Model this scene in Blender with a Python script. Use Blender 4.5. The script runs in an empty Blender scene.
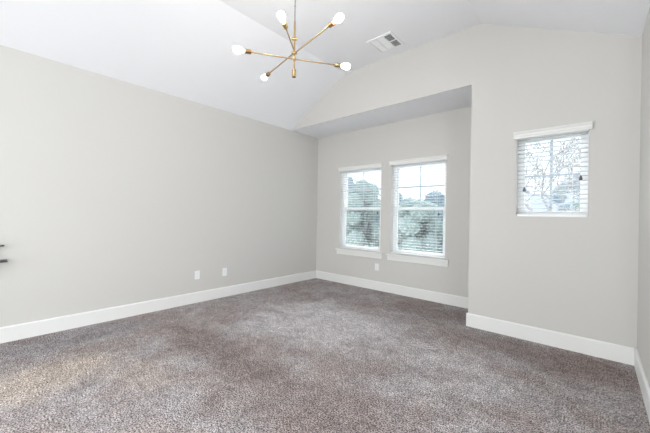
import bpy, bmesh, math, random
from mathutils import Vector, Matrix
random.seed(7)
S = bpy.context.scene
C = S.collection

# ------------------------------------------------------------------ camera
FPX, YAW, ROLL, HY = 306.04, 0.7228, 0.0164, 215.58
cam_d = bpy.data.cameras.new('camera')
cam = bpy.data.objects.new('camera', cam_d); C.objects.link(cam)
cam_d.sensor_fit = 'HORIZONTAL'; cam_d.sensor_width = 36.0
cam_d.lens = FPX / 650 * 36.0
cam_d.shift_y = -(216.5 - HY) / 650
cam_d.clip_start = 0.02; cam_d.clip_end = 500
cam.matrix_world = (Matrix.Translation((0, 0, 1.25)) @ Matrix.Rotation(YAW, 4, 'Z')
                    @ Matrix.Rotation(math.pi/2, 4, 'X') @ Matrix.Rotation(ROLL, 4, 'Z'))
S.camera = cam

# ------------------------------------------------------------------ world, light, exposure
S.view_settings.view_transform = 'Standard'
S.view_settings.look = 'None'
S.view_settings.gamma = 1.0
S.view_settings.use_curve_mapping = False
S.view_settings.exposure = 0.0
W = bpy.data.worlds.new('sky'); S.world = W; W.use_nodes = True
nt = W.node_tree; nt.nodes.clear()
wo = nt.nodes.new('ShaderNodeOutputWorld'); bg = nt.nodes.new('ShaderNodeBackground')
tc = nt.nodes.new('ShaderNodeTexCoord'); sx = nt.nodes.new('ShaderNodeSeparateXYZ')
rp = nt.nodes.new('ShaderNodeValToRGB')
rp.color_ramp.elements[0].position = 0.0; rp.color_ramp.elements[0].color = (0.93, 0.97, 1.0, 1)
rp.color_ramp.elements[1].position = 1.0; rp.color_ramp.elements[1].color = (0.82, 0.91, 1.0, 1)
nt.links.new(tc.outputs['Generated'], sx.inputs[0]); nt.links.new(sx.outputs['Z'], rp.inputs[0])
nt.links.new(rp.outputs[0], bg.inputs[0]); bg.inputs[1].default_value = 1.9
nt.links.new(bg.outputs[0], wo.inputs[0])

def area_light(name, loc, rot, sx_, sy_, power, col):
    d = bpy.data.lights.new(name, 'AREA'); d.shape = 'RECTANGLE'; d.size = sx_; d.size_y = sy_
    d.energy = power; d.color = col
    o = bpy.data.objects.new(name, d); C.objects.link(o); o.location = loc; o.rotation_euler = rot
    return o
REAR = -3.2
# added fill lamps behind two made-up windows in the rear wall (behind the camera)
for i, xx in enumerate((-2.2, 0.2)):
    area_light('rear_fill', (xx, REAR - 0.30, 1.15), (math.pi/2, 0, 0), 1.6, 2.1, 85, (1.0, 0.975, 0.94))
# added lamp outside an invented window in the left wall (behind the camera)
area_light('left_fill', (-4.60, -1.7, 1.25), (0, -math.pi/2, 0), 1.7, 2.0, 135, (0.98, 0.99, 1.0))
# fill lamp added beyond a made-up window in the side wall (right of the camera)
area_light('side_fill', (2.30, -0.9, 1.25), (0, math.pi/2, 0), 1.7, 2.0, 150, (1.0, 0.99, 0.98))
# bright overcast sun, veiled by cloud (very soft), shining in through the alcove windows
sd = bpy.data.lights.new('veiled_sun', 'SUN'); sd.energy = 13.0; sd.angle = math.radians(75); sd.color = (1.0, 0.985, 0.96)
so = bpy.data.objects.new('veiled_sun', sd); C.objects.link(so); so.location = (0, 8, 8)
so.rotation_euler = Vector((0.30, -0.80, -0.52)).to_track_quat('-Z', 'Y').to_euler()

# ------------------------------------------------------------------ materials
def mat(name, col, rough=0.6, metal=0.0, spec=0.5, bump=None, noise=None, emit=None):
    m = bpy.data.materials.new(name); m.use_nodes = True
    n = m.node_tree; b = n.nodes['Principled BSDF']
    b.inputs['Base Color'].default_value = (*col, 1); b.inputs['Roughness'].default_value = rough
    b.inputs['Metallic'].default_value = metal; b.inputs['Specular IOR Level'].default_value = spec
    t = n.nodes.new('ShaderNodeTexCoord')
    if noise:                                     # (scale, second colour, amount)
        z = n.nodes.new('ShaderNodeTexNoise'); z.inputs['Scale'].default_value = noise[0]; z.inputs['Detail'].default_value = 4
        mx = n.nodes.new('ShaderNodeMix'); mx.data_type = 'RGBA'
        mx.inputs[6].default_value = (*col, 1); mx.inputs[7].default_value = (*noise[1], 1)
        n.links.new(t.outputs['Object'], z.inputs['Vector']); n.links.new(z.outputs[0], mx.inputs[0])
        n.links.new(mx.outputs[2], b.inputs['Base Color'])
    if bump:                                      # (scale, strength)
        z = n.nodes.new('ShaderNodeTexNoise'); z.inputs['Scale'].default_value = bump[0]; z.inputs['Detail'].default_value = 3
        bp = n.nodes.new('ShaderNodeBump'); bp.inputs['Strength'].default_value = bump[1]; bp.inputs['Distance'].default_value = 0.004
        n.links.new(t.outputs['Object'], z.inputs['Vector']); n.links.new(z.outputs[0], bp.inputs['Height'])
        n.links.new(bp.outputs[0], b.inputs['Normal'])
    if emit:
        b.inputs['Emission Color'].default_value = (*emit[0], 1); b.inputs['Emission Strength'].default_value = emit[1]
    return m
M = {}
M['wall'] = mat('wall_paint', (0.605, 0.592, 0.57), 0.75, bump=(90, 0.12), noise=(0.7, (0.615, 0.60, 0.575)))
M['ceiling'] = mat('ceiling_paint', (0.85, 0.86, 0.89), 0.85, bump=(70, 0.15))
M['trim'] = mat('trim_paint', (0.80, 0.80, 0.785), 0.4)
M['vinyl'] = mat('window_vinyl', (0.90, 0.91, 0.92), 0.35)
M['muntin'] = mat('muntin_vinyl', (0.45, 0.51, 0.57), 0.4)
M['brass'] = mat('brushed_brass', (0.50, 0.36, 0.19), 0.33, 1.0)
M['dark_brass'] = mat('antique_brass', (0.34, 0.20, 0.09), 0.35, 1.0)
M['steel'] = mat('grey_steel', (0.42, 0.40, 0.38), 0.35, 1.0)
M['bulb'] = mat('lit_bulb', (1, 1, 1), 0.2, emit=((1.0, 0.94, 0.88), 85.0))
M['neck'] = mat('bulb_neck_glass', (0.95, 0.86, 0.60), 0.25, emit=((1.0, 0.80, 0.42), 1.6))
M['dark'] = mat('socket_dark', (0.03, 0.028, 0.025), 0.6)
M['plastic'] = mat('white_plastic', (0.86, 0.87, 0.88), 0.35)
M['slot'] = mat('slot_grey', (0.35, 0.35, 0.36), 0.5)
M['vent'] = mat('vent_enamel', (0.86, 0.87, 0.88), 0.4)
M['duct'] = mat('duct_shade', (0.06, 0.06, 0.065), 0.7)
M['shelf'] = mat('black_shelf', (0.025, 0.024, 0.023), 0.4, noise=(20, (0.04, 0.037, 0.034)))
M['tassel'] = mat('grey_tassel', (0.10, 0.11, 0.13), 0.5)
M['cord'] = mat('blind_cord', (0.78, 0.80, 0.82), 0.7)
M['bark'] = mat('bark', (0.34, 0.34, 0.35), 0.9, noise=(6, (0.42, 0.42, 0.43)))
M['siding'] = mat('pale_siding', (0.60, 0.62, 0.66), 0.8, noise=(2, (0.66, 0.68, 0.70)))
M['roof'] = mat('grey_shingles', (0.26, 0.29, 0.34), 0.9, noise=(9, (0.34, 0.37, 0.42)))
M['pane'] = mat('dark_pane', (0.16, 0.19, 0.24), 0.15)
M['bounce_pale'] = mat('pale_bounce_slab', (0.66, 0.66, 0.64), 0.9, noise=(2, (0.72, 0.72, 0.70)))
M['grass'] = mat('lawn', (0.17, 0.22, 0.12), 0.95, noise=(3, (0.26, 0.28, 0.18)))
def leafmat(name, a, b):
    return mat(name, a, 0.8, noise=(3.0, b))
M['leaf_a'] = leafmat('leaf_blue_green', (0.29, 0.36, 0.39), (0.44, 0.51, 0.55))
M['leaf_b'] = leafmat('leaf_pale_green', (0.31, 0.38, 0.37), (0.46, 0.53, 0.51))
M['leaf_c'] = leafmat('leaf_grey_green', (0.28, 0.35, 0.39), (0.41, 0.48, 0.54))

# slats let a little light through
m = mat('blind_slat', (0.76, 0.78, 0.80), 0.45); M['slat'] = m
n = m.node_tree; b = n.nodes['Principled BSDF']; o = n.nodes['Material Output']
tr = n.nodes.new('ShaderNodeBsdfTranslucent'); tr.inputs[0].default_value = (0.92, 0.94, 0.96, 1)
mx = n.nodes.new('ShaderNodeMixShader'); mx.inputs[0].default_value = 0.04
n.links.new(b.outputs[0], mx.inputs[1]); n.links.new(tr.outputs[0], mx.inputs[2]); n.links.new(mx.outputs[0], o.inputs[0])

# glass
m = bpy.data.materials.new('window_glass'); m.use_nodes = True; M['glass'] = m
n = m.node_tree; n.nodes.clear()
o = n.nodes.new('ShaderNodeOutputMaterial'); t = n.nodes.new('ShaderNodeBsdfTransparent'); g = n.nodes.new('ShaderNodeBsdfGlossy')
t.inputs[0].default_value = (0.95, 0.975, 0.985, 1); g.inputs['Roughness'].default_value = 0.02
fr = n.nodes.new('ShaderNodeFresnel'); fr.inputs[0].default_value = 1.2; mx = n.nodes.new('ShaderNodeMixShader')
n.links.new(fr.outputs[0], mx.inputs[0]); n.links.new(t.outputs[0], mx.inputs[1]); n.links.new(g.outputs[0], mx.inputs[2]); n.links.new(mx.outputs[0], o.inputs[0])

# carpet: speckled grey-brown cut pile with vacuum, wear and painted window-light patches
def carpet():
    m = bpy.data.materials.new('carpet'); m.use_nodes = True; n = m.node_tree; L = n.links.new
    b = n.nodes['Principled BSDF']; b.inputs['Roughness'].default_value = 0.95; b.inputs['Specular IOR Level'].default_value = 0.1
    tc = n.nodes.new('ShaderNodeTexCoord'); P = tc.outputs['Object']
    def noise(scale, detail=2, rough=0.5, dist=0.0):
        z = n.nodes.new('ShaderNodeTexNoise'); z.inputs['Scale'].default_value = scale; z.inputs['Detail'].default_value = detail
        z.inputs['Roughness'].default_value = rough; z.inputs['Distortion'].default_value = dist
        L(P, z.inputs['Vector']); return z.outputs[0]
    def ramp(src, stops):
        r = n.nodes.new('ShaderNodeValToRGB'); e = r.color_ramp.elements
        for i, (p, c) in enumerate(stops):
            x = e[i] if i < 2 else e.new(p)
            x.position = p; x.color = (*c, 1)
        L(src, r.inputs[0]); return r.outputs[0]
    def mix(f, a, c, mode='MIX'):
        x = n.nodes.new('ShaderNodeMix'); x.data_type = 'RGBA'; x.blend_type = mode
        if isinstance(f, float): x.inputs[0].default_value = f
        else: L(f, x.inputs[0])
        for i, v in ((6, a), (7, c)):
            if isinstance(v, tuple): x.inputs[i].default_value = (*v, 1)
            else: L(v, x.inputs[i])
        return x.outputs[2]
    def math_(op, a, c=None, clamp=False):
        x = n.nodes.new('ShaderNodeMath'); x.operation = op; x.use_clamp = clamp
        for i, v in enumerate((a, c)):
            if v is None: continue
            if isinstance(v, (int, float)): x.inputs[i].default_value = v
            else: L(v, x.inputs[i])
        return x.outputs[0]
    base = mix(ramp(noise(1.6, 3, 0.6, 0.6), [(0.35, (0, 0, 0)), (0.65, (1, 1, 1))]), (0.345, 0.295, 0.278), (0.415, 0.39, 0.395))
    wob = noise(2.2, 4, 0.6, 0.3)
    # worn / vacuumed patches and one painted window-light pool: centre x, y, radii, rotation, colour, strength
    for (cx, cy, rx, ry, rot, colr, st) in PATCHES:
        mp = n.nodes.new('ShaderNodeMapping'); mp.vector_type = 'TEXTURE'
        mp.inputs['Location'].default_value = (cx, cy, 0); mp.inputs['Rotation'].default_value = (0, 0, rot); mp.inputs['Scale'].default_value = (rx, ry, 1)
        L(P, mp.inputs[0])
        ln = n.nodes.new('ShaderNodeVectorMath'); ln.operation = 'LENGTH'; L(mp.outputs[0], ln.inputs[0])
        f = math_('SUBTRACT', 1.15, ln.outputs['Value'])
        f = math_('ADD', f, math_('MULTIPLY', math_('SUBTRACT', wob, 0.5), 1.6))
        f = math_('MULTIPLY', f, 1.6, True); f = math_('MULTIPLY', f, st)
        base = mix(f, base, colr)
    sp = ramp(noise(105, 3, 0.75), [(0.40, (0.14, 0.125, 0.12)), (0.50, (0.95, 0.95, 0.95)), (0.60, (1.85, 1.84, 1.84))])
    sp2 = ramp(noise(26, 3, 0.6), [(0.3, (0.74, 0.73, 0.73)), (0.7, (1.24, 1.24, 1.24))])
    sp3 = ramp(noise(6.5, 4, 0.65, 0.4), [(0.34, (0.84, 0.83, 0.83)), (0.66, (1.17, 1.17, 1.17))])
    base = mix(1.0, base, sp3, 'MULTIPLY')
    base = mix(1.0, base, sp, 'MULTIPLY'); base = mix(1.0, base, sp2, 'MULTIPLY')
    L(base, b.inputs['Base Color'])
    bp = n.nodes.new('ShaderNodeBump'); bp.inputs['Strength'].default_value = 0.9; bp.inputs['Distance'].default_value = 0.010
    L(noise(110, 3, 0.7), bp.inputs['Height']); L(bp.outputs[0], b.inputs['Normal'])
    return m
DG = (0.27, 0.255, 0.27)
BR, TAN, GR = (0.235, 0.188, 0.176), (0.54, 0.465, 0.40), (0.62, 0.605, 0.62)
PATCHES = [
    (-2.35, 2.75, 1.10, 0.75, 0.1, GR, 0.70), (-0.85, 2.6, 0.40, 0.45, 0.2, GR, 0.45),  # first entry: pool of window light painted into the carpet colour
    (-2.60, 1.47, 0.95, 0.24, 0.0, BR, 0.70), (-1.35, 1.45, 0.75, 0.40, 0.5, BR, 0.55), (-1.2, 2.25, 0.65, 0.16, 0.6, BR, 0.30),
    (-3.10, 0.35, 0.32, 0.42, 0.3, TAN, 0.75), (-2.7, 0.85, 0.50, 0.22, 0.4, TAN, 0.35),
    (-3.85, 0.7, 0.28, 0.9, 0.0, DG, 0.6), (-0.35, 3.40, 0.8, 0.30, 0.0, BR, 0.65), (-1.5, 4.0, 0.8, 0.35, 0.0, BR, 0.55),
]
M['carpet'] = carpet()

# ------------------------------------------------------------------ mesh helpers
def box(bm, x0, x1, y0, y1, z0, z1):
    v = [bm.verts.new(p) for p in ((x0,y0,z0),(x1,y0,z0),(x1,y1,z0),(x0,y1,z0),(x0,y0,z1),(x1,y0,z1),(x1,y1,z1),(x0,y1,z1))]
    for f in ((0,3,2,1),(4,5,6,7),(0,1,5,4),(1,2,6,5),(2,3,7,6),(3,0,4,7)): bm.faces.new([v[i] for i in f])
def prism(bm, pts, axis, a, b):
    """polygon in the other two axes, extruded along axis from a to b"""
    def P(p, t):
        return {'x': (t, p[0], p[1]), 'y': (p[0], t, p[1]), 'z': (p[0], p[1], t)}[axis]
    A = [bm.verts.new(P(p, a)) for p in pts]; B = [bm.verts.new(P(p, b)) for p in pts]
    bm.faces.new(A); bm.faces.new(list(reversed(B))); k = len(pts)
    for i in range(k): bm.faces.new((A[i], B[i], B[(i+1) % k], A[(i+1) % k]))
def frame_of(d):
    d = d.normalized(); u = d.orthogonal().normalized(); return u, d.cross(u)
def tube(bm, a, b, r0, r1=None, k=12):
    lathe(bm, a, (Vector(b) - Vector(a)), [(0, r0), ((Vector(b) - Vector(a)).length, r1 if r1 is not None else r0)], k)
def lathe(bm, base, d, prof, k=20):
    base = Vector(base); d = Vector(d).normalized(); u, v = frame_of(d); rings = []
    for (h, r) in prof:
        rings.append([bm.verts.new(base + d*h + (u*math.cos(2*math.pi*i/k) + v*math.sin(2*math.pi*i/k))*max(r, 1e-4)) for i in range(k)])
    for a, b in zip(rings, rings[1:]):
        for i in range(k): bm.faces.new((a[i], a[(i+1) % k], b[(i+1) % k], b[i]))
    bm.faces.new(list(reversed(rings[0]))); bm.faces.new(rings[-1])
def obj(name, bm, m, parent=None, smooth=False, bevel=0):
    bmesh.ops.recalc_face_normals(bm, faces=bm.faces)
    me = bpy.data.meshes.new(name); bm.to_mesh(me); bm.free()
    me.materials.append(m)
    if smooth:
        for p in me.polygons: p.use_smooth = True
        me.set_sharp_from_angle(angle=math.radians(38))
    o = bpy.data.objects.new(name, me); C.objects.link(o)
    if bevel:
        bv = o.modifiers.new('bevel', 'BEVEL'); bv.width = bevel; bv.segments = 2; bv.limit_method = 'ANGLE'
    if parent:
        o.parent = parent; o.matrix_parent_inverse = Matrix.Translation(-parent.location)
    return o
def struct(name, bm, m, **k):
    o = obj(name, bm, m, **k); o['kind'] = 'structure'; return o
def tag(o, label, cat, group=None):
    o['label'] = label; o['category'] = cat
    if group: o['group'] = group
    return o
def thing(name, loc, label, cat, group=None):
    o = bpy.data.objects.new(name, None); C.objects.link(o); o.location = loc
    o.empty_display_size = 0.1
    return tag(o, label, cat, group)
def partb(name, boxes, m, parent, bevel=0, label=None):
    bm = bmesh.new()
    for b_ in boxes: box(bm, *b_)
    o = obj(name, bm, m, parent, bevel=bevel)
    if label: o['label'] = label
    return o

# ------------------------------------------------------------------ room dimensions (metres)
XL, YB, YF, XS, XR = -4.181, 4.495, 3.767, -1.089, 0.285
ZC, ZF, XC, XG = 2.795, 3.47, -2.955, -1.008
T, TW = 0.16, 0.17
SLOPE = (ZF - 2.842) / (XR - XG)
XA, YA = 1.9, 2.35                       # the room widens behind the visible end of the right wall
def zr(x): return ZF - SLOPE*(x - XG)
BH, BT = 0.149, 0.016

# floor
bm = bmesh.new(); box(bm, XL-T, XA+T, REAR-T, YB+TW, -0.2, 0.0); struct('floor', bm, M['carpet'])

# ceiling: slope, flat, slope, as one extruded profile
bm = bmesh.new()
prism(bm, [(XL-T, ZC-T*(ZF-ZC)/(XC-XL)), (XC, ZF), (XG, ZF), (XA+T, zr(XA+T)), (XA+T, 3.75), (XL-T, 3.75)], 'y', REAR-T, YF+0.004)
struct('ceiling', bm, M['ceiling'])
bm = bmesh.new(); box(bm, XL, XS, YF+0.012, YB, ZC, ZC+0.12); struct('ceiling', bm, M['ceiling'])

def wall_with_holes(bm, x0, x1, y0, y1, z0, z1, holes):
    """wall lying along x, thickness y0..y1; holes (hx0,hx1,hz0,hz1) sorted along x"""
    cur = x0
    for (a, b_, c, d) in holes:
        box(bm, cur, a, y0, y1, z0, z1); box(bm, a, b_, y0, y1, z0, c); box(bm, a, b_, y0, y1, d, z1); cur = b_
    box(bm, cur, x1, y0, y1, z0, z1)
W1 = (-3.600, -2.712, 0.635, 2.115); W2 = (-2.525, -1.625, 0.635, 2.125); W3 = (-0.632, -0.048, 1.272, 2.125)
bm = bmesh.new(); LW = (-2.7, -0.7, 0.4, 2.1)
box(bm, XL-T, XL, REAR-T, LW[0], 0, ZC); box(bm, XL-T, XL, LW[1], YB+TW, 0, ZC)
box(bm, XL-T, XL, LW[0], LW[1], 0, LW[2]); box(bm, XL-T, XL, LW[0], LW[1], LW[3], ZC); struct('wall_left', bm, M['wall'])
bm = bmesh.new(); wall_with_holes(bm, XL, XS, YB, YB+TW, 0, ZC, [W1, W2]); struct('wall_back', bm, M['wall'])
bm = bmesh.new()
wall_with_holes(bm, XS, XR, YF, YF+T, 0, ZC, [W3])
prism(bm, [(XL, ZC), (XS, ZC), (XR, ZC), (XR, zr(XR)), (XG, ZF), (XC, ZF)], 'y', YF, YF+0.012 + 0*T)
prism(bm, [(XS, ZC), (XR, ZC), (XR, zr(XR)), (XG, ZF), (XS, ZF)], 'y', YF+0.012, YF+T)
struct('wall_front', bm, M['wall'])
bm = bmesh.new(); box(bm, XS, XS+T, YF+T, YB+TW, 0, ZC); struct('wall_alcove', bm, M['wall'])
bm = bmesh.new(); box(bm, XR, XR+0.13, YA, YF+T, 0, ZC)
prism(bm, [(XR, ZC), (XR+0.13, ZC), (XR+0.13, zr(XR+0.13)), (XR, zr(XR))], 'y', YA, YF)
struct('wall_right', bm, M['wall'])
bm = bmesh.new(); prism(bm, [(XR+0.13, 0), (XA, 0), (XA, zr(XA)), (XR+0.13, zr(XR+0.13))], 'y', YA, YA+0.13); struct('wall_return', bm, M['wall'])
bm = bmesh.new(); SW = (-1.9, 0.1, 0.4, 1.95)
box(bm, XA, XA+T, REAR-T, SW[0], 0, zr(XA)); box(bm, XA, XA+T, SW[1], YA+0.13, 0, zr(XA))
box(bm, XA, XA+T, SW[0], SW[1], 0, SW[2]); box(bm, XA, XA+T, SW[0], SW[1], SW[3], zr(XA)); struct('wall_side', bm, M['wall'])
R1 = (-3.0, -1.4, 0.1, 2.2); R2 = (-0.6, 1.0, 0.1, 2.2)
bm = bmesh.new(); wall_with_holes(bm, XL, XA, REAR-T, REAR, 0, 2.6, [R1, R2])
prism(bm, [(XL, 2.6), (XA, 2.6), (XA, min(zr(XA), 2.6)+0.001), (0.75, 2.61), (XG, ZF), (XC, ZF), (XL, ZC)], 'y', REAR-T, REAR)
struct('wall_rear', bm, M['wall'])

# baseboards (small eased top edge)
def bb(name, axis, a, b_, face, sgn):
    bm = bmesh.new()
    pr = [(face, 0.0), (face + sgn*BT, 0.0), (face + sgn*BT, BH-0.012), (face + sgn*BT*0.55, BH), (face, BH)]
    prism(bm, pr, axis, a, b_); return struct(name, bm, M['trim'])
bb('baseboard_left', 'y', REAR, YB, XL, 1)
bb('baseboard_back', 'x', XL+BT, XS, YB, -1)
bb('baseboard_front', 'x', XS-BT, XR-BT, YF, -1)
bb('baseboard_alcove', 'y', YF+0.0005, YB-BT, XS, -1)
bb('baseboard_right', 'y', YA, YF, XR, -1)
bb('baseboard_rear', 'x', XL+BT, XA, REAR, 1)

# ------------------------------------------------------------------ windows
def window(idx, hole, yin, style):
    x0, x1, z0, z1 = hole
    root = bpy.data.objects.new('window_%d' % idx, None); C.objects.link(root); root.location = ((x0+x1)/2, yin, z0); root['kind'] = 'structure'
    fy0, fy1 = yin+0.085, yin+0.16; F = 0.038
    e = 0.0015
    partb('window_frame', [(x0+e, x0+F, fy0, fy1, z0+e, z1-e), (x1-F, x1-e, fy0, fy1, z0+e, z1-e), (x0+F, x1-F, fy0, fy1, z0+e, z0+F), (x0+F, x1-F, fy0, fy1, z1-F, z1-e)], M['vinyl'], root)
    # painted lining of the reveal
    L_ = 0.006
    partb('reveal_lining', [(x0+e, x0+L_, yin+0.002, fy0, z0+e, z1-e), (x1-L_, x1-e, yin+0.002, fy0, z0+e, z1-e), (x0+L_, x1-L_, yin+0.002, fy0, z1-L_, z1-e), (x0+L_, x1-L_, yin+0.002, fy0, z0+e, z0+L_)], M['trim'], root)
    a0, a1, b0, b1 = x0+F, x1-F, z0+F, z1-F; xm = (a0+a1)/2
    def sash(c0, c1, y, s, name):
        partb(name, [(a0, a0+s, y, y+0.028, c0, c1), (a1-s, a1, y, y+0.028, c0, c1), (a0+s, a1-s, y, y+0.028, c0, c0+s), (a0+s, a1-s, y, y+0.028, c1-s, c1)], M['vinyl'], root)
    if style == 'hung':
        zm = 1.388
        sash(zm-0.02, b1, fy0+0.040, 0.030, 'upper_sash'); sash(b0, zm+0.024, fy0+0.008, 0.034, 'lower_sash')
        partb('glass_pane', [(a0+0.03, a1-0.03, fy0+0.052, fy0+0.056, zm+0.01, b1-0.03)], M['glass'], root)
        partb('glass_pane', [(a0+0.034, a1-0.034, fy0+0.020, fy0+0.024, b0+0.034, zm-0.01)], M['glass'], root)
        h = (zm + b1)/2
        partb('muntin', [(xm-0.010, xm+0.010, fy0+0.044, fy0+0.050, zm+0.01, b1-0.03), (a0+0.03, a1-0.03, fy0+0.0445, fy0+0.0495, h-0.009, h+0.009)], M['muntin'], root)
        partb('sash_lock', [(xm-0.03, xm+0.03, fy0-0.006, fy0+0.0075, zm+0.004, zm+0.018)], M['vinyl'], root, 0.003)
    else:
        s = 0.026
        partb('sash', [(a0, a0+s, fy0+.01, fy0+0.05, b0, b1), (a1-s, a1, fy0+.01, fy0+0.05, b0, b1), (a0+s, a1-s, fy0+.01, fy0+0.05, b0, b0+s), (a0+s, a1-s, fy0+.01, fy0+0.05, b1-s, b1)], M['vinyl'], root)
        partb('glass_pane', [(a0+s, a1-s, fy0+0.028, fy0+0.032, b0+s, b1-s)], M['glass'], root)
        h = (b0+b1)/2
        if style == 'grid':
            partb('muntin', [(xm-0.012, xm+0.012, fy0+0.020, fy0+0.026, b0+s, b1-s), (a0+s, a1-s, fy0+0.0205, fy0+0.0255, h-0.010, h+0.010)], M['muntin'], root)
    return root
def sill(root, hole, yin):
    x0, x1, z0, z1 = hole; e = 0.055
    o1 = partb('window_sill', [(x0-e, x1+e, yin-0.040, yin-0.0005, z0-0.020, z0+0.005), (x0+0.007, x1-0.007, yin, yin+0.084, z0+0.0065, z0+0.011)], M['trim'], root, 0.003)
    partb('window_apron', [(x0-e+0.012, x1+e-0.012, yin-0.016, yin-0.0005, z0-0.098, z0-0.021)], M['trim'], root, 0.002)
w1 = window(1, W1, YB, 'hung'); w2 = window(2, W2, YB, 'hung'); w3 = window(3, W3, YF, 'grid')
sill(w1, W1, YB); sill(w2, W2, YB)
def rear_fill_window(idx, hole):  # unseen window, added to let the rear fill light in
    x0, x1, z0, z1 = hole
    root = bpy.data.objects.new('window_%d' % idx, None); C.objects.link(root); root.location = ((x0+x1)/2, REAR, z0); root['kind'] = 'structure'
    y0, y1, F = REAR-0.13, REAR-0.07, 0.05
    partb('window_frame', [(x0, x0+F, y0, y1, z0, z1), (x1-F, x1, y0, y1, z0, z1), (x0+F, x1-F, y0, y1, z0, z0+F), (x0+F, x1-F, y0, y1, z1-F, z1)], M['vinyl'], root)
    partb('glass_pane', [(x0+F, x1-F, REAR-0.102, REAR-0.098, z0+F, z1-F)], M['glass'], root)
rear_fill_window(4, R1); rear_fill_window(5, R2)
def side_fill_window(idx, x, xf0, xf1, hole):  # out-of-view window, invented for the fill lamp outside it
    a_, b2, c_, d_ = hole
    sw = bpy.data.objects.new('window_%d' % idx, None); C.objects.link(sw); sw.location = (x, (a_+b2)/2, c_); sw['kind'] = 'structure'
    partb('window_frame', [(xf0, xf1, a_, a_+.05, c_, d_), (xf0, xf1, b2-.05, b2, c_, d_), (xf0, xf1, a_+.05, b2-.05, c_, c_+.05), (xf0, xf1, a_+.05, b2-.05, d_-.05, d_)], M['vinyl'], sw)
    xm = (xf0+xf1)/2
    partb('glass_pane', [(xm-.002, xm+.002, a_+.05, b2-.05, c_+.05, d_-.05)], M['glass'], sw)
side_fill_window(6, XA, XA+0.07, XA+0.13, SW)
side_fill_window(7, XL, XL-0.13, XL-0.07, LW)

# ------------------------------------------------------------------ blinds
def blind(hole, yin, label, lo, tassels, fixed_bottom):
    x0, x1, z0, z1 = hole
    g = 0.009
    root = thing('window_blind', ((x0+x1)/2, yin+0.04, z1), label, 'blind', 'white slatted window blinds')
    # valance: stepped crown profile with mitred returns
    vt, vb = z1+0.034, z1-0.034
    bm = bmesh.new()
    prof = [(yin-0.004, vb), (yin-0.018, vb), (yin-0.018, vb+0.016), (yin-0.024, vb+0.026), (yin-0.026, vt-0.024), (yin-0.036, vt-0.012), (yin-0.040, vt), (yin-0.004, vt)]
    prism(bm, prof, 'x', x0-0.024, x1+0.020)
    obj('valance', bm, M['trim'], root)
    partb('head_rail', [(x0+g, x1-g, yin+0.012, yin+0.062, z1-0.040, z1-0.008)], M['vinyl'], root)
    # slats
    bm = bmesh.new(); z = z1-0.058; zs = []
    ang = math.radians(-3.5); hw = 0.0250
    while z > z0+lo:
        zs.append(z); pts = []
        for i in range(5):                               # slightly crowned cross-section
            t = -1 + i*0.5; pts.append((yin+0.037 + t*hw*math.cos(ang), z + t*hw*math.sin(ang) + 0.0015*(1-t*t)))
        poly = pts + [(y, zz-0.0026) for (y, zz) in reversed(pts)]
        prism(bm, poly, 'x', x0+g, x1-g); z -= 0.0440
    obj('slats', bm, M['slat'], root)
    zb = z0+0.018 if fixed_bottom else z0+0.028
    partb('bottom_rail', [(x0+g, x1-g, yin+0.012, yin+0.062, zb-0.012, zb+0.010)], M['vinyl'], root, 0.003)
    for t in (0.17, 0.83) if x1-x0 > 0.7 else (0.2, 0.8):
        xx = x0 + t*(x1-x0); bm = bmesh.new()
        for yy in (yin+0.0095, yin+0.0645): box(bm, xx-0.0015, xx+0.0015, yy-0.001, yy+0.001, zb, z1-0.03)
        obj('ladder_cord', bm, M['cord'], root)
    for (tx, tz, m_) in tassels:
        bm = bmesh.new(); tube(bm, (tx, yin+0.003, tz+0.02), (tx, yin+0.003, z1-0.037), 0.0012, k=6)
        c = obj('pull_cord', bm, M['cord'], root)
        bm = bmesh.new(); lathe(bm, (tx, yin-0.012, tz-0.022), (0, 0.0, 1), [(0, 0.011), (0.012, 0.0145), (0.030, 0.010), (0.042, 0.004), (0.050, 0.0015)], 12)
        t_ = obj('tassel', bm, M[m_], root, smooth=True)
        if m_ == 'tassel': t_['label'] = 'dark grey cord tassel'
    return root
blind(W1, YB, 'white slatted blind on the left window of the alcove pair', 0.045, [(-2.765, 1.315, 'tassel'), (-3.575, 1.31, 'cord')], False)
blind(W2, YB, 'white slatted blind on the right window of the alcove pair', 0.045, [(-1.725, 1.300, 'tassel'), (-2.495, 1.30, 'cord')], False)
blind(W3, YF, 'white slatted blind on the small square window without a sill', 0.045, [(-0.555, 1.556, 'tassel'), (-0.105, 1.645, 'tassel')], True)

# ------------------------------------------------------------------ chandelier
SX, SY = -1.969, 1.796
ch = thing('chandelier', (SX, SY, 3.47), 'brass branching chandelier with five lit bare bulbs hanging from the ceiling', 'chandelier')
bm = bmesh.new(); lathe(bm, (SX, SY, 3.4695), (0, 0, -1), [(0, 0.062), (0.012, 0.062), (0.022, 0.052), (0.026, 0.018), (0.05, 0.012)], 32); obj('ceiling_canopy', bm, M['brass'], ch, True)
bm = bmesh.new(); tube(bm, (SX, SY, 2.92), (SX, SY, 3.43), 0.0058); 
for zz in (3.05, 3.24): lathe(bm, (SX, SY, zz), (0, 0, 1), [(0, .006), (.003, .0085), (.012, .0085), (.015, .006)], 14)
obj('upper_stem', bm, M['steel'], ch, True)['label'] = 'grey steel upper stem'
bm = bmesh.new(); tube(bm, (SX, SY, 2.51), (SX, SY, 2.925), 0.0078, k=16); obj('stem', bm, M['brass'], ch, True)
bm = bmesh.new(); lathe(bm, (SX, SY, 2.515), (0, 0, -1), [(0, 0.006), (0.004, 0.0165), (0.012, 0.019), (0.070, 0.019), (0.070, 0.0155), (0.066, 0.0155)], 24)
fin = obj('finial', bm, M['brass'], ch, True)
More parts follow.
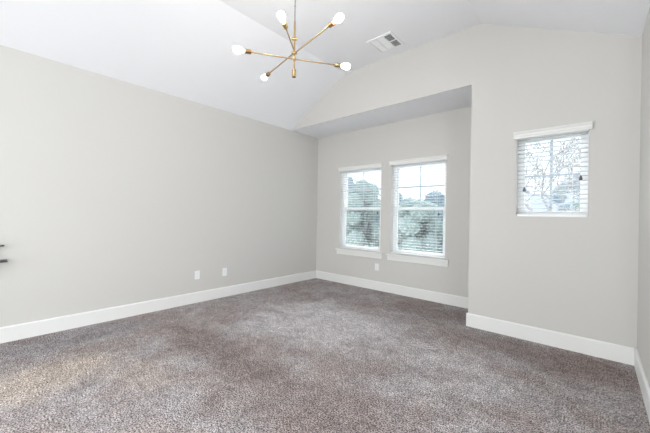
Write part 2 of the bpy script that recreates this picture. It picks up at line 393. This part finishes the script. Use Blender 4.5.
bm = bmesh.new(); lathe(bm, (SX, SY, 2.4475), (0, 0, -1), [(0, 0.015), (0.004, 0.015)], 20); obj('finial_opening', bm, M['dark'], fin)
def clamp(z, d, off):
    d = Vector(d).normalized(); c = Vector((SX, SY, z)); bm = bmesh.new()
    lathe(bm, c - d*0.024 + Vector((0, 0, 0)), d, [(0, 0.010), (0.002, 0.013), (0.046, 0.013), (0.048, 0.010)], 18)
    lathe(bm, c + Vector((0, 0, -0.014)), (0, 0, 1), [(0, 0.011), (0.028, 0.011)], 18)
    obj('clamp', bm, M['brass'], ch, True)
fwd = Vector((-math.sin(YAW), math.cos(YAW), 0)); rgt = Vector((math.cos(YAW), math.sin(YAW), 0))
clamp(2.775, -rgt, 0); clamp(2.655, rgt, 0); clamp(2.602, fwd, 0)
def arm(a, tip, dark=False):
    a = Vector(a); tip = Vector(tip); d = (tip - a).normalized(); tip = tip + d*0.035; L_ = (tip - a).length
    bm = bmesh.new(); tube(bm, a, tip - d*0.125, 0.0060, k=12); r = obj('arm', bm, M['brass'], ch, True)
    s = tip - d*0.135
    bm = bmesh.new(); lathe(bm, s, d, [(0, 0.007), (0.003, 0.016), (0.008, 0.0185), (0.052, 0.0185), (0.052, 0.0155), (0.046, 0.0155)], 24)
    obj('socket', bm, M['dark_brass'] if dark else M['brass'], r, True)
    bm = bmesh.new(); lathe(bm, s + d*0.047, d, [(0, 0.0125), (0.014, 0.0130), (0.022, 0.0145)], 20); obj('bulb_neck', bm, M['neck'], r, True)
    bm = bmesh.new(); lathe(bm, s + d*0.069, d, [(0, 0.0145), (0.012, 0.0185), (0.026, 0.0240), (0.040, 0.0272), (0.052, 0.0278), (0.063, 0.0255), (0.071, 0.0200), (0.077, 0.0110), (0.079, 0.002)], 24)
    obj('bulb', bm, M['bulb'], r, True)['label'] = 'lit white bulb'
arm((SX, SY, 2.600), (-2.197, 1.396, 2.590), True); arm((SX, SY, 2.600), (-1.713, 2.182, 2.605))
arm((SX+0.008, SY+0.004, 2.655), (-1.403, 1.696, 2.664), True); arm((SX-0.008, SY-0.004, 2.650), (-2.54, 1.92, 2.653), True)
arm((SX-0.002, SY-0.004, 2.680), (-1.821, 1.528, 2.765))

# ------------------------------------------------------------------ ceiling vent
VX0, VX1, VY0, VY1, VZ = -2.206, -1.855, 3.242, 3.602, ZF
vt = thing('ceiling_vent', ((VX0+VX1)/2, (VY0+VY1)/2, VZ), 'white square air register with six louvred cells on the ceiling', 'vent')
zb_, zt_ = VZ-0.012, VZ-0.0005; fw = 0.030; mb = 0.012
xs_ = [VX0+fw + i*(VX1-VX0-2*fw)/3 for i in range(4)]; ys_ = [VY0+fw, (VY0+VY1)/2, VY1-fw]
fb = [(VX0, VX0+fw, VY0, VY1, zb_, zt_), (VX1-fw, VX1, VY0, VY1, zb_, zt_), (VX0+fw, VX1-fw, VY0, VY0+fw, zb_, zt_), (VX0+fw, VX1-fw, VY1-fw, VY1, zb_, zt_)]
for i in (1, 2): fb.append((xs_[i]-mb/2, xs_[i]+mb/2, ys_[0], ys_[2], zb_, zt_))
fb.append((xs_[0], xs_[3], ys_[1]-mb/2, ys_[1]+mb/2, zb_+0.0006, zt_))
partb('vent_frame', fb, M['vent'], vt)
partb('duct_backing', [(xs_[0], xs_[3], ys_[0], ys_[2], VZ-0.0022, VZ-0.0008)], M['duct'], vt)  # flat dark sheet paints the shade inside the duct
for i in range(3):
    for j in range(2):
        bm = bmesh.new(); a0, a1 = xs_[i]+mb/2, xs_[i+1]-mb/2; c0, c1 = ys_[j]+mb/2, ys_[j+1]-mb/2
        along_x = True; k = 9
        w = (0.0098, 0.0088, 0.0095)[i]
        for q in range(k):
            cy = c0 + (q+0.5)*(c1-c0)/k
            if i < 2: pr = [(cy+w/2, VZ-0.0105), (cy+w/2-0.0014, VZ-0.0115), (cy-w/2-0.0014, VZ-0.0035), (cy-w/2, VZ-0.0025)]
            else: pr = [(cy-w/2, VZ-0.0105), (cy-w/2+0.0014, VZ-0.0115), (cy+w/2+0.0014, VZ-0.0035), (cy+w/2, VZ-0.0025)]
            prism(bm, pr, 'x', a0, a1)
        lv = obj('louvre', bm, M['vent'], vt)
        if i == 2: lv['label'] = 'open louvre showing the dark duct'

# ------------------------------------------------------------------ outlets
def outlet(pos, nrm, label):
    p = Vector(pos); root = thing('wall_outlet', p, label, 'outlet', 'white wall outlets above the baseboards')
    def bx(u0, u1, z0, z1, d0, d1):
        if nrm == 'x': return (p.x+d0, p.x+d1, p.y+u0, p.y+u1, p.z+z0, p.z+z1)
        return (p.x+u0, p.x+u1, p.y-d1, p.y-d0, p.z+z0, p.z+z1)
    partb('cover_plate', [bx(-0.036, 0.036, -0.059, 0.059, 0.0005, 0.007)], M['plastic'], root, 0.003)
    for s in (-1, 1):
        c = 0.0225*s
        r = partb('receptacle', [bx(-0.017, 0.017, c-0.014, c+0.014, 0.007, 0.0095)], M['plastic'], root, 0.002)
        partb('slot', [bx(-0.0085, -0.006, c-0.004, c+0.006, 0.0094, 0.0099), bx(0.006, 0.0085, c-0.004, c+0.005, 0.0094, 0.0099), bx(-0.002, 0.002, c-0.011, c-0.007, 0.0094, 0.0099)], M['slot'], r)
    partb('screw', [bx(-0.0025, 0.0025, -0.0025, 0.0025, 0.007, 0.0085)], M['slot'], root)
outlet((XL, 2.044, 0.386), 'x', 'white outlet on the left wall, nearer the camera of the two')
outlet((XL, 2.469, 0.376), 'x', 'white outlet on the left wall, nearer the alcove corner of the two')
outlet((-2.768, YB, 0.391), 'y', 'white outlet on the alcove wall below the gap between the windows')

# ------------------------------------------------------------------ wall shelves at the left edge
def shelf(z, yend, dep, label):
    r = thing('wall_shelf', (XL, yend-0.35, z), label, 'shelf', 'thin black shelves on the left wall')
    bm = bmesh.new(); box(bm, XL+0.0005, XL+dep, yend-0.70, yend, z-0.006, z+0.004); obj('board', bm, M['shelf'], r, bevel=0.002)
    for yy in (yend-0.62, yend-0.045-0.02):
        bm = bmesh.new(); prism(bm, [(XL+0.0005, z-0.0065), (XL+dep*0.8, z-0.0065), (XL+0.012, z-0.030), (XL+0.0005, z-0.030)], 'y', yy-0.008, yy+0.002)
        obj('bracket', bm, M['shelf'], r)
shelf(0.922, 0.165, 0.09, 'upper of two thin black shelves at the left edge of the left wall')
shelf(0.782, 0.185, 0.16, 'lower of two thin black shelves at the left edge of the left wall')

# ------------------------------------------------------------------ outside
GZ = -3.0
bm = bmesh.new(); box(bm, -60, 40, YB+0.6, 90, GZ-0.3, GZ); g_ = struct('ground', bm, M['grass'])
bm = bmesh.new(); box(bm, -14, 6, YB+0.65, 12.4, GZ, GZ+0.05); struct('bounce_slab', bm, M['bounce_pale'])  # pale slab added below the sills to bounce skylight onto the soffit

def leafy_tree(x, y, top, rad, mname, label, nleaf=6500, size=0.070):
    root = thing('leafy_tree', (x, y, GZ), label, 'tree', 'leafy trees outside the alcove windows')
    bm = bmesh.new(); h = top-GZ
    tube(bm, (x, y, GZ), (x, y, GZ+h*0.55), 0.16, 0.10, 10)
    for k in range(6):
        a = random.uniform(0, 6.28); tube(bm, (x, y, GZ+h*random.uniform(.3, .5)), (x+math.cos(a)*rad*.6, y+math.sin(a)*rad*.6, GZ+h*random.uniform(.6, .85)), .05, .02, 6)
    obj('trunk', bm, M['bark'], root)
    blobs = []
    for k in range(34):
        a = random.uniform(0, 6.28); rr = rad*math.sqrt(random.random())*0.85; t = random.random()
        blobs.append((x+math.cos(a)*rr*(1-.30*t), y+math.sin(a)*rr*(1-.30*t), GZ+h*(0.14+0.76*t), rad*random.uniform(.26, .44)))
    blobs.append((x, y, top-rad*0.35, rad*0.4))
    bm = bmesh.new()
    for k in range(nleaf):
        bx_, by_, bz_, br_ = random.choice(blobs)
        d = Vector((random.gauss(0, 1), random.gauss(0, 1), random.gauss(0, 1))).normalized()
        p = Vector((bx_, by_, bz_)) + d*br_*random.uniform(.55, 1.05)
        if p.z > top: p.z = top - random.random()*0.3
        u = Vector((random.gauss(0, 1), random.gauss(0, 1), random.gauss(0, 1))).normalized(); v = u.orthogonal().normalized()
        s = size*random.uniform(.6, 1.5)
        q = [bm.verts.new(p + w_) for w_ in (-u*s, v*s*.55 + u*s*.1, u*s, -v*s*.55 + u*s*.1)]
        bm.faces.new(q)
    for (bx_, by_, bz_, br_) in blobs:                    # dense inner leaf masses
        rv = bmesh.ops.create_icosphere(bm, subdivisions=4, radius=br_*0.80, matrix=Matrix.Translation((bx_, by_, bz_)))['verts']
        for v_ in rv:
            c_ = Vector((bx_, by_, bz_)); v_.co = c_ + (v_.co - c_)*(1 + random.uniform(-.16, .16))
    o = obj('foliage', bm, M[mname], root)
LT = [
    (-13.6, 15.0, 3.0, 1.6, 'leaf_a', 'blue-green tree at the left edge of the left alcove window'),
    (-10.3, 15.0, 3.4, 1.6, 'leaf_b', 'paler green tree behind the middle of the left alcove window'),
    (-7.0, 15.0, 2.2, 1.6, 'leaf_b', 'paler green tree behind the middle of the right alcove window'),
    (-3.7, 15.0, 2.3, 1.6, 'leaf_a', 'blue-green tree just right of the view through the right alcove window'),
    (-15.0, 19.4, 4.5, 2.1, 'leaf_c', 'tall grey-green tree further back on the left of the left alcove window'),
    (-10.7, 19.4, 3.1, 2.1, 'leaf_a', 'grey-green tree further back behind the gap between the alcove windows'),
    (-6.4, 19.4, 3.0, 2.1, 'leaf_c', 'grey-green tree further back behind the right edge of the right alcove window'),
]
for a in LT: leafy_tree(*a)

# bare branching tree seen through the small window
bt = thing('bare_tree', (-0.75, 9.6, GZ), 'bare leafless tree with thin spreading branches behind the small window', 'tree')
bm = bmesh.new()
M['leaf_d'] = leafmat('leaf_hazy_grey', (0.44, 0.49, 0.54), (0.56, 0.61, 0.66))  # distance haze is mixed into this leaf colour
def branch(p, d, L_, r, depth):
    e = p + d*L_; lathe(bm, p, d, [(0, r), (L_, r*0.72)], 6 if depth > 2 else 5)
    if depth == 0: return
    for k in range(3 if depth > 1 else 4):
        a = Vector((random.gauss(0, 1), random.gauss(0, 1), random.gauss(0, .6))).normalized()
        nd = (d + a*random.uniform(.55, .95)).normalized(); nd.z = nd.z*0.85 + 0.08
        branch(e if k else p + d*L_*0.7, nd.normalized(), L_*random.uniform(.62, .82), max(r*0.62, 0.0065), depth-1)
tube(bm, (-0.75, 9.6, GZ), (-0.72, 9.6, 1.15), 0.085, 0.05, 10)
for k in range(7):
    a = k*2.4+.3; branch(Vector((-0.72, 9.6, 0.35+0.13*k)), Vector((math.cos(a)*.75, math.sin(a)*.6, .8)).normalized(), 0.95, 0.034, 5)
obj('branches', bm, M['bark'], bt)

# neighbouring house and hedge
hs = thing('house', (-2.2, 26, GZ), 'pale sided neighbouring house with a grey roof behind the small window', 'house')
partb('house_wall', [(-5.4, -1.2, 24, 30, GZ, 1.6)], M['siding'], hs)
bm = bmesh.new(); prism(bm, [(23.6, 1.6), (30.4, 1.6), (27, 3.1)], 'x', -5.7, -0.9); obj('roof', bm, M['roof'], hs)
for xx in (-4.4, -2.4):
    f = partb('house_window', [(xx-.5, xx+.5, 23.93, 24.0, -0.6, 0.8)], M['trim'], hs)
    partb('house_pane', [(xx-.43, xx+.43, 23.9, 23.94, -0.53, 0.73)], M['pane'], f)
leafy_tree(-1.05, 15.0, 2.3, 0.6, 'leaf_c', 'small dark grey-green tree behind the middle of the small window', 2600, 0.05)
leafy_tree(-0.70, 19.6, 2.2, 0.95, 'leaf_b', 'low pale green tree behind the lower right of the small window', 3000, 0.06)
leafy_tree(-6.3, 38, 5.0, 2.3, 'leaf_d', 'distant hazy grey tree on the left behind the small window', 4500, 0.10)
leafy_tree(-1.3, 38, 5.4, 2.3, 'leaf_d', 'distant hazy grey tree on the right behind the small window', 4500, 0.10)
